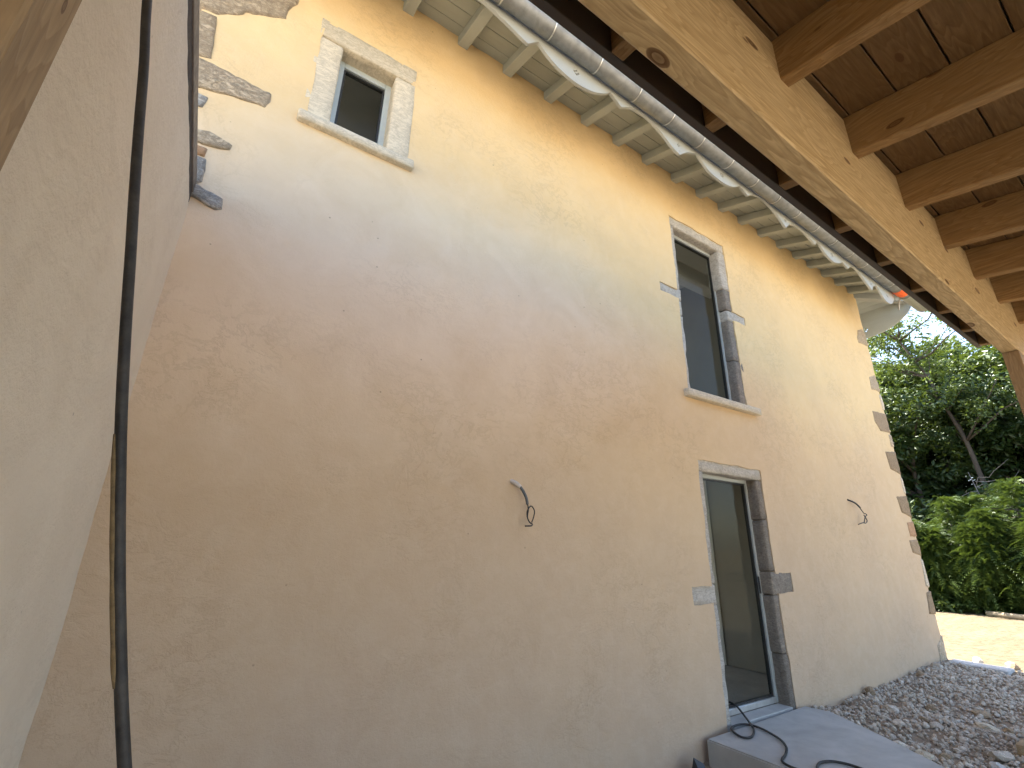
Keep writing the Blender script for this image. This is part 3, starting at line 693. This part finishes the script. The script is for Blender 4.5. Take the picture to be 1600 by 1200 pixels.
box('post', 5.06, 5.18, BY0+.001, BY1-.001, -1.6, 1.498, M['wood_z'], can, .004)
box('post', LX+.012, -.25, BY0+.001, BY1-.001, -1.6, 1.498, M['wood_z'], can, .004)
box('post', 5.06, 5.18, -1.655, -1.545, -1.6, 1.26, M['wood_z'], can, .004); box('post', LX+.012, -.26, -1.655, -1.545, -1.6, 1.26, M['wood_z'], can, .004)

# ------------------------------------------------------------------ slab, block, rubble
def prism(name, pts, z0, z1, mat, parent=None, origin=None, bev=.01):
    bm = bmesh.new(); vs = [bm.verts.new((x, y, z1)) for x, y in pts]; f = bm.faces.new(vs)
    if f.normal.z < 0: f.normal_flip()
    r = bmesh.ops.extrude_face_region(bm, geom=[f])
    for v in [g_ for g_ in r['geom'] if isinstance(g_, bmesh.types.BMVert)]: v.co.z = z0
    bmesh.ops.recalc_face_normals(bm, faces=bm.faces[:])
    bmesh.ops.bevel(bm, geom=bm.edges[:], offset=bev, segments=2, affect='EDGES')
    O = Vector(origin or (*np.mean(pts, 0), z0))
    for v in bm.verts: v.co -= O
    return from_bm(name, bm, mat, parent, tuple(O))
slab = prism('concrete_slab', [(3.62, 2.74), (5.15, 2.765), (5.2, 2.56), (4.93, 2.06), (4.64, 1.60), (4.2, .95), (3.66, .95)], -1.66, -1.385, M['concrete'])
tag(slab, 'smooth grey concrete slab lying in front of the glazed door', 'slab')
tag(rough_box('concrete_block', 8.86, 9.16, 2.15, 2.75, -1.50, -1.375, M['block'], None, .1, .006, .012, 90), 'pale concrete block at the foot of the far house corner', 'block')

ico = []
for s_ in range(6):
    bm = bmesh.new(); bmesh.ops.create_icosphere(bm, subdivisions=1, radius=1)
    for v in bm.verts: v.co *= random.uniform(.65, 1.15)
    ico.append((np.array([tuple(v.co) for v in bm.verts]), np.array([[q.index for q in f.verts] for f in bm.faces]))); bm.free()
def slab_hit(x, y): return x < 5.26 and y > -5 and (x < 4.64+(y-1.6)*.56 if y > 1.6 else x < 4.64) and x < 5.2
def scatter(name, n, size, mat, region, seed):
    rng = np.random.default_rng(seed); VV = []; FF = []; b = 0; cnt = 0
    while cnt < n:
        x, y = rng.uniform(region[0], region[1]), rng.uniform(region[2], region[3])
        if slab_hit(x, y) or (x > 8.84 and y > 2.12) or (5.0 < x < 5.22 and .5 < y < .8): continue
        dens = .5+.5*noise.noise(Vector((x*1.1, y*1.1, 4)))+.35*sstep(5.2, 8.6, x)*sstep(1.2, 2.7, y)
        if rng.random() > .35+dens: continue
        r = size[0]+(size[1]-size[0])*rng.random()**2.2
        v, f = ico[rng.integers(6)]
        ax = rng.normal(size=3); q = Matrix.Rotation(rng.uniform(0, 6.3), 3, Vector(ax).normalized())
        vv = (v*np.array([1, rng.uniform(.6, .95), rng.uniform(.45, .75)])*r) @ np.array(q).T + np.array([x, y, gh(x, y)+r*rng.uniform(.1, .55)])
        VV.append(vv); FF.append(f+b); b += len(v); cnt += 1
    me = bpy.data.meshes.new(name); VV = np.concatenate(VV); FF = np.concatenate(FF)
    me.from_pydata(VV.tolist(), [], FF.tolist()); me.materials.append(mat)
    return link(bpy.data.objects.new(name, me), None, (0, 0, 0))
tag(scatter('gravel', 9000, (.010, .034), M['pebble'], (4.5, 9.1, .2, 2.79), 1), 'grey crushed gravel heaped along the foot of the wall', 'gravel', kind='stuff')
tag(scatter('gravel', 2600, (.012, .036), M['pebble2'], (4.5, 9.1, .2, 2.79), 2), 'paler stones mixed through the gravel by the wall', 'gravel', kind='stuff')
def rock(label, x, y, r, mat, seed, sq=.6, group='loose rubble stones on the gravel'):
    bm = bmesh.new(); bmesh.ops.create_icosphere(bm, subdivisions=2, radius=1)
    for v in bm.verts:
        v.co = v.co*(1+.35*noise.noise(v.co*1.3+Vector((seed*3, 0, 0)))+.12*noise.noise(v.co*4+Vector((seed, 5, 0))))
        v.co = Vector((v.co.x*r, v.co.y*r*.8, v.co.z*r*sq))
    o = from_bm('rubble_stone', bm, M[mat], None, (x, y, gh(x, y)+r*.25)); o.rotation_euler = (random.uniform(-.3, .3), random.uniform(-.3, .3), random.uniform(0, 6))
    return tag(o, label, 'stone', group)
rock('brown upright stone against the plaster at the gravel edge', 6.45, 2.73, .06, 'brown_stone', 1, 1.1)
rock('dark stone on the gravel near the house corner', 8.35, 2.70, .07, 'pebble', 2, .8)
rock('small brown stone on the gravel ridge below the corner', 7.75, 2.68, .06, 'brown_stone', 3, .8)
rock('rusty stone beside the pale concrete block', 9.3, 2.2, .09, 'brown_stone', 4, .7)
rock('grey stone on the sunny edge of the yard', 9.35, 2.55, .07, 'pebble2', 5, .7)
rock('large pale rounded stone by the slab edge', 5.0, 1.98, .062, 'pebble2', 6)
rock('flat tan stone by the slab edge', 4.92, 1.80, .07, 'lime', 7, .4)
rock('brown chip on the gravel beside the slab', 5.06, 1.72, .05, 'brown_stone', 8, .6)
rock('tan flat stone in the bare earth', 6.2, 1.75, .09, 'lime', 9, .35)
rock('long tan stone in the bare earth', 6.7, 1.9, .08, 'brown_stone', 10, .35)
rock('pale angular stone low at the right', 5.45, 1.5, .085, 'pebble2', 11, .5)
rock('white lump of mortar low at the right', 5.15, 1.45, .06, 'block', 12, .6)
for i in range(16):
    x, y = random.uniform(5.3, 8.6), random.uniform(1.3, 2.65)
    rock('fist sized rubble stone lying among the gravel', x, y, random.uniform(.035, .06), random.choice(['pebble', 'pebble2', 'brown_stone', 'pebble']), 20+i, .6)
tag(rough_box('timber_offcut', 5.60, 6.05, 1.32, 1.44, -1.50, -1.37, M['log'], None, .1, .004, .006, 77), 'sawn timber offcut lying on the gravel at lower right', 'timber')
sc_ = mk('plastic_scrap', [(3.28, 2.66, -1.60), (3.46, 2.60, -1.60), (3.35, 2.66, -1.43), (3.40, 2.48, -1.60), (3.31, 2.58, -1.5), (3.42, 2.64, -1.47), (3.22, 2.52, -1.6)],
         [(0, 4, 2), (4, 5, 2), (4, 3, 5), (3, 1, 5), (6, 3, 4), (6, 4, 0), (0, 2, 5), (0, 5, 1)], M['scrap'], None, (3.35, 2.6, -1.6))
tag(sc_, 'crumpled dark plastic scrap on the dirt left of the slab', 'plastic')
V = []; F = []

# ------------------------------------------------------------------ cables
z0 = -1.372
tag(tube('extension_cable', [(4.33, 3.0, -1.30), (4.33, 2.93, -1.31), (4.26, 2.80, -1.36), (4.10, 2.64, z0), (3.93, 2.56, z0), (3.86, 2.60, z0), (3.95, 2.74, z0), (4.12, 2.76, z0), (4.18, 2.66, z0), (4.10, 2.45, z0), (3.98, 2.32, z0), (3.84, 2.25, z0), (3.70, 2.20, z0), (3.66, 2.10, z0), (3.70, 1.98, z0), (3.82, 2.03, z0), (3.92, 2.05, z0), (4.02, 2.0, z0), (4.05, 1.85, z0), (3.95, 1.5, z0)], .0085, M['black'], None, 8, 7, (3.95, 2.3, z0)),
    'thin black cable curling out of the door over the slab', 'cable')
w1 = empty('electric_wire', (1.83, 2.79, .40), 'sheathed wire stub with open loop hanging from the middle of the wall', 'wire', 'wire stubs hanging from the wall')
tube('sleeve', [(1.82, 2.815, .43), (1.845, 2.775, .41), (1.87, 2.755, .385)], [.016, .017, .014], M['white_plastic'], w1, 8, 4)
tube('conduit', [(1.862, 2.76, .395), (1.885, 2.745, .36), (1.905, 2.735, .315), (1.918, 2.735, .268)], [.0105, .0105, .0105, .010], M['conduit'], w1, 8, 5)
tube('wire', [(1.918, 2.735, .272), (1.925, 2.735, .23), (1.918, 2.735, .185), (1.935, 2.735, .152), (1.955, 2.73, .138), (1.94, 2.72, .126), (1.882, 2.71, .122)], .0048, M['black'], w1, 6, 6)
tube('wire', [(1.918, 2.738, .185), (1.922, 2.742, .225), (1.955, 2.745, .26), (1.982, 2.742, .231), (1.976, 2.74, .191), (1.955, 2.735, .150)], .0045, M['black'], w1, 6, 6)
w2 = empty('electric_wire', (7.05, 2.79, .64), 'thin dark wire stub with small knot on the wall right of the door', 'wire', 'wire stubs hanging from the wall')
tube('conduit', [(7.05, 2.815, .645), (7.07, 2.77, .622), (7.14, 2.75, .595), (7.22, 2.74, .545)], .0105, M['gasket'], w2, 8, 5)
tube('wire', [(7.20, 2.742, .555), (7.28, 2.735, .48), (7.32, 2.73, .472), (7.345, 2.73, .455), (7.30, 2.73, .44), (7.25, 2.73, .395), (7.215, 2.73, .355)], .006, M['gasket'], w2, 6, 6)
tube('wire', [(7.27, 2.735, .455), (7.33, 2.735, .39), (7.27, 2.735, .352), (7.19, 2.735, .354), (7.05, 2.735, .328)], .006, M['gasket'], w2, 6, 6)
# the heavy black cable hanging from the canopy close to the lens
hc = empty('hanging_cable', (.20, .84, -1.5), 'thick black cable with tan foam strip hanging down in front of the left wall', 'cable')
cy = .90
def hp(xy, zy, yy=cy): return (xy*yy, yy, zy*yy)
HP = [(-.40, cy+.01, 2.04), (-.36, cy, 1.6), (-.315, cy, 1.25), (-0.2729, cy, 0.9781), (-0.2443, cy, 0.8284), (-0.2202, cy, 0.6883), (-0.1972, cy, 0.5591), (-0.1750, cy, 0.4394), (-0.1509, cy, 0.3061), (-0.1272, cy, 0.1835), (-0.1031, cy, 0.0701), (-0.0752, cy, -0.0527), (-0.0509, cy, -0.1509), (-0.0350, cy, -0.2133), (-0.0143, cy, -0.2883), (0.0063, cy, -0.3602), (0.0267, cy, -0.4293), (.11, cy-.02, -.75), (.16, cy-.04, -1.15), (.20, cy-.06, -1.49)]
tube('cable', HP, .0078, M['black'], hc, 12, 6)
FP = [(x-.0058, y_-.002, z_) for x, y_, z_ in smooth_path(HP, 6)][56:78:2]
tube('foam_strip', FP, [.003, .0048, .0044, .0050, .0042, .0049, .0044, .0050, .003], M['foam'], hc, 8, 2)

# ------------------------------------------------------------------ planting
def leaf_mesh(name, centres, radii, n, size, mat, seed, flat=.0, shape=None):
    rng = np.random.default_rng(seed)
    cs = np.array(centres); rr = np.array(radii); idx = rng.choice(len(cs), n, p=(rr**2)/np.sum(rr**2))
    d = rng.normal(size=(n, 3)); d /= np.linalg.norm(d, axis=1)[:, None]
    p = cs[idx] + d*(rr[idx]*rng.uniform(.35, 1.0, n)**.5)[:, None]*np.array([1, 1, .75])
    nrm = d*.5+rng.normal(size=(n, 3))*.6+np.array([0, 0, .7]); nrm /= np.linalg.norm(nrm, axis=1)[:, None]
    t = np.cross(nrm, rng.normal(size=(n, 3))); t /= np.linalg.norm(t, axis=1)[:, None]; b = np.cross(nrm, t)
    s = size*rng.uniform(.6, 1.25, n)[:, None]
    V = np.stack([p-t*s, p+b*s*.42-nrm*s*.1, p+t*s, p-b*s*.42-nrm*s*.1], 1).reshape(-1, 3)
    F = np.arange(n*4).reshape(-1, 4)
    me = bpy.data.meshes.new(name); me.from_pydata(V.tolist(), [], F.tolist()); me.materials.append(mat); return me
def branch_set(rng, start, h, nb, spread, r0):
    """trunk and limbs as one tube mesh; returns data and limb tips"""
    V = []; F = []; tips = []
    P = [Vector(start)]
    for i in range(7): P.append(P[-1]+Vector((rng.uniform(-.12, .12), rng.uniform(-.12, .12), h/7)))
    tube_data(P, [r0*(1-.8*i/7) for i in range(8)], 7, V, F)
    for b in range(nb):
        i = rng.randint(2, 6); s = P[i]; a = rng.uniform(0, 6.283); L = spread*rng.uniform(.6, 1.1)
        q = [s]
        for j in range(4): q.append(q[-1]+Vector((math.cos(a)*L/4, math.sin(a)*L/4, L/4*rng.uniform(.3, .9)))+Vector((rng.uniform(-.1, .1),)*3)*L*.3)
        tube_data(q, [r0*.4, r0*.3, r0*.2, r0*.12, r0*.05], 5, V, F); tips += [q[-1], q[-2], q[2]]
    tips += [P[-1], P[-2]]
    return V, F, tips
TREES = []
def tree_proto(seed, h, spread, nleaf, size, leafmat, low=.25):
    rng = random.Random(seed); V, F, tips = branch_set(rng, (0, 0, -.2), h*.86, 11, spread, .16*h/8)
    cs = []; rr = []
    for t in tips:
        for k in range(3):
            cs.append((t.x+rng.gauss(0, spread*.2), t.y+rng.gauss(0, spread*.2), t.z+rng.gauss(0, h*.05))); rr.append(rng.uniform(.45, 1.05)*spread*.36)
    for k in range(20):
        a = rng.uniform(0, 6.28); z = rng.uniform(low, 1.0)*h; q = spread*math.sqrt(max(.08, 1-((z/h-.55)/.5)**2))*rng.uniform(.55, 1.0)
        cs.append((math.cos(a)*q, math.sin(a)*q, z)); rr.append(rng.uniform(.4, .9)*spread*.34)
    me = leaf_mesh('crown', cs, rr, nleaf, size, M[leafmat], seed)
    tm = bpy.data.meshes.new('trunk'); tm.from_pydata([tuple(v) for v in V], [], F); tm.materials.append(M['bark']); tm.shade_smooth()
    return me, tm
PROTO = [tree_proto(1, 10, 3.0, 26000, .125, 'leaf_a', .08), tree_proto(2, 10, 3.2, 26000, .125, 'leaf_b', .08), tree_proto(3, 8, 2.6, 21000, .11, 'leaf_a', .02)]
def place_tree(kind, x, y, s, label, group, rz_=None):
    t = empty('broadleaf_tree', (x, y, -1.5), label, 'tree', group)
    for nm, me in zip(('crown', 'trunk'), PROTO[kind]):
        o = bpy.data.objects.new(nm, me); C.objects.link(o); o.parent = t
    t.scale = (s*random.uniform(.9, 1.1), s*random.uniform(.9, 1.1), s); t.rotation_euler = (0, 0, random.uniform(0, 6.28) if rz_ is None else rz_)
    return t
DK = 'dark leafy tree in the dense wood behind the conifer hedge'
for kind, x, y, s in [(0, 25.5, 8.6, 1.12), (2, 25, 3.2, 1.0), (0, 28, 2.2, 1.1), (1, 29, 5.2, 1.08), (0, 30, 8.0, 1.2), (1, 32, .2, 1.0), (2, 23.5, 6.6, .95), (2, 23.5, 1.2, .85), (1, 34, 4.0, 1.1), (0, 36, 8.5, 1.25), (1, 29.5, 11.5, 1.0), (0, 26, -2.2, .9), (1, 35, 13, 1.1), (0, 39, .5, 1.15), (2, 24, 10.6, .9), (1, 30, -4.5, 1.0), (0, 27, 6.6, 1.05), (1, 32.5, 6.4, 1.12), (0, 26.5, 4.6, .9)]:
    place_tree(kind, x, y, s, DK, 'wood behind the hedge')
# slender leaning tree, light feathery crown
lt = empty('leaning_tree', (22.5, 3.6, -1.5), 'slender leaning tree with light feathery leaves rising above the wood', 'tree')
k = 22.5/24
TP = [(22.5, 3.6, -1.5), (22.5, 4.1*k+.1, -.25*k), (22.5, 4.85*k, 1.44*k), (22.5, 5.0*k, 2.6*k), (22.5, 5.12*k, 4.05*k), (22.5, 5.39*k, 5.38*k), (22.5, 5.68*k, 6.8*k), (22.5, 5.94*k, 7.6*k), (22.6, 6.3*k, 8.7*k), (22.7, 6.6*k, 9.5*k)]
TV, TF = tube_data(smooth_path(TP, 3), [float(np.interp(i/27, [0, 1], [.10, .022])) for i in range(28)], 8)
rng = random.Random(5); tips = [Vector(TP[-1])]
for i in (4, 5, 5, 6, 6, 7, 7, 8, 8, 4):
    for j in range(2):
        a = rng.uniform(0, 6.28); L = rng.uniform(1.0, 2.4); q = [Vector(TP[i])]
        for n_ in range(4): q.append(q[-1]+Vector((math.cos(a)*L/4*.6, math.sin(a)*L/4, L/4*rng.uniform(.3, 1.0))))
        tube_data(q, [.045, .035, .025, .015, .008], 5, TV, TF); tips += [q[-1], q[-2], q[-3]]
mk('trunk', TV, TF, M['bark'], lt, (22.5, 3.6, -1.5), True)
cs = [(t.x+rng.gauss(0, .35), t.y+rng.gauss(0, .35), t.z+rng.gauss(0, .25)) for t in tips for _ in range(2)]
me = leaf_mesh('crown', [tuple(Vector(c)-Vector((22.5, 3.6, -1.5))) for c in cs], [rng.uniform(.25, .55) for c in cs], 7500, .075, M['leaf_c'], 44)
o = bpy.data.objects.new('crown', me); C.objects.link(o); o.parent = lt
# dead grey branches in the dark of the wood
db = empty('dead_tree', (21.5, 4.6, -1.5), 'bare dead tree with pale grey branches in the shade behind the hedge', 'tree')
V, F = tube_data([(21.5, 4.6, -1.5), (21.5, 4.75, .5), (21.4, 4.6, 1.6), (21.4, 4.75, 2.6)], [.035, .03, .02, .008], 6)
for i in range(9):
    z = rng.uniform(.9, 2.4); a = rng.choice([-1, 1]); q = [Vector((21.42, 4.65, z))]
    for j in range(5): q.append(q[-1]+Vector((rng.uniform(-.1, .1), a*rng.uniform(.12, .32), rng.uniform(-.22, .28))))
    tube_data(q, [.016, .013, .010, .008, .006, .003], 5, V, F)
mk('branches', V, F, M['bark_pale'], db, (21.5, 4.6, -1.5), True)

# conifer hedge: sprays of short needles on drooping branchlets
def conifer_mesh(seed, h, r, nspray):
    rng = np.random.default_rng(seed); V = []; F = []
    lead = [(0, 0, h, r*.72)]+[(r*.62*math.cos(a_), r*.62*math.sin(a_), h*rng.uniform(.62, .93), r*rng.uniform(.45, .6)) for a_ in np.arange(6)*1.05+seed]
    for s_ in range(nspray):
        lx, ly, lh, lr = lead[s_ % len(lead)]
        t = rng.random()**.75; z = .08+t*(lh-.08); a = rng.uniform(0, 6.283)
        rad = lr*((1-(z/lh)**1.7)*.92+.06)*(1+.22*math.sin(3*a+seed+z*2)+.12*math.sin(7*a+z*5))
        q = rad*rng.uniform(.25, 1.0)**.5
        out = Vector((math.cos(a), math.sin(a), 0)); up_ = rng.normal()*.3+.05+max(0, z/lh-.6)*3.2
        d = (out+Vector((rng.normal()*.45, rng.normal()*.45, up_))).normalized(); p = out*q+Vector((lx, ly, z))
        sd_ = d.cross(Vector((0, 0, 1))); sd_ = (sd_ if sd_.length > .05 else Vector((1, 0, 0))).normalized()
        sd_ = (Matrix.Rotation(rng.normal()*.5, 3, d) @ sd_); nn = sd_.cross(d)
        L = rng.uniform(.22, .62); m_ = 10
        for k_ in range(m_):
            u = k_/m_; pc = p+d*L*u+Vector((0, 0, -.20*u*u*L/.3)); w_ = (1-u*.7)*.07*rng.uniform(.8, 1.2)
            for sg in (-1, 1):
                e1 = pc+(sd_*sg*w_+d*w_*.75-nn*.012); wd = d*.011
                b = len(V); V += [tuple(pc-wd), tuple(e1-wd*.4), tuple(e1+wd*.5), tuple(pc+wd)]; F.append((b, b+1, b+2, b+3))
    me = bpy.data.meshes.new('foliage'); me.from_pydata(V, [], F); me.materials.append(M['needle'])
    tv, tf = tube_data([(0, 0, -.1), (0, 0, h*.5), (0, 0, h*.92)], [.07, .05, .01], 6)
    for i in range(26):
        a = rng.uniform(0, 6.28); z = rng.uniform(.2, h*.85); L = r*rng.uniform(.5, .8)
        tube_data([(0, 0, z), (math.cos(a)*L*.5, math.sin(a)*L*.5, z+.03), (math.cos(a)*L, math.sin(a)*L, z+rng.uniform(-.1, .15))], [.02, .013, .005], 4, tv, tf)
    tm = bpy.data.meshes.new('stem'); tm.from_pydata([tuple(v) for v in tv], [], tf); tm.materials.append(M['bark'])
    return me, tm
CON = [conifer_mesh(3, 2.7, 1.25, 6000), conifer_mesh(8, 3.1, 1.35, 6800)]
for kind, x, y, s, lb in [(0, 17.9, 6.2, .98, 'bushy green conifer half hidden by the house corner'), (1, 18.3, 4.75, .96, 'conifer bush next to the house corner in the hedge'), (1, 18.5, 3.35, 1.08, 'tallest conifer bush of the hedge in sunlight'),
                          (0, 18.2, 2.0, 1.03, 'conifer bush at the right end of the visible hedge'), (0, 18.6, .6, 1.0, 'conifer bush behind the canopy post'), (1, 18.4, -.9, .98, 'conifer bush right of the canopy post'), (0, 19.9, 4.1, 1.1, 'conifer bush in the second row of the hedge')]:
    t = empty('conifer_bush', (x, y, -1.5), lb, 'bush', 'conifer hedge at the end of the yard')
    for nm, me in zip(('foliage', 'stem'), CON[kind]):
        o = bpy.data.objects.new(nm, me); C.objects.link(o); o.parent = t
    t.scale = (s,)*3; t.rotation_euler = (0, 0, random.uniform(0, 6.28))
# a weed and a log at the foot of the hedge
wd_ = empty('weed', (16.9, 4.85, -1.46), 'small bright leafy weed at the foot of the hedge', 'plant')
me = leaf_mesh('leaves', [(0, 0, .1), (.15, -.1, .15), (-.12, .12, .2), (.05, .2, .12)], [.18, .15, .16, .14], 160, .07, M['leaf_c'], 3)
o = bpy.data.objects.new('leaves', me); C.objects.link(o); o.parent = wd_
tv, tf = tube_data([(0, 0, -.03), (0, .02, .12), (.02, .05, .22)], [.008, .006, .003], 5)
me = bpy.data.meshes.new('stem'); me.from_pydata([tuple(v) for v in tv], [], tf); me.materials.append(M['leaf_b']); o = bpy.data.objects.new('stem', me); C.objects.link(o); o.parent = wd_
tag(tube('log', [(17.0, 4.2, -1.40), (16.7, 3.2, -1.39), (16.4, 2.2, -1.40)], [.07, .065, .055], M['log'], None, 10, 4), 'pale bare log lying on the ground before the hedge', 'log')
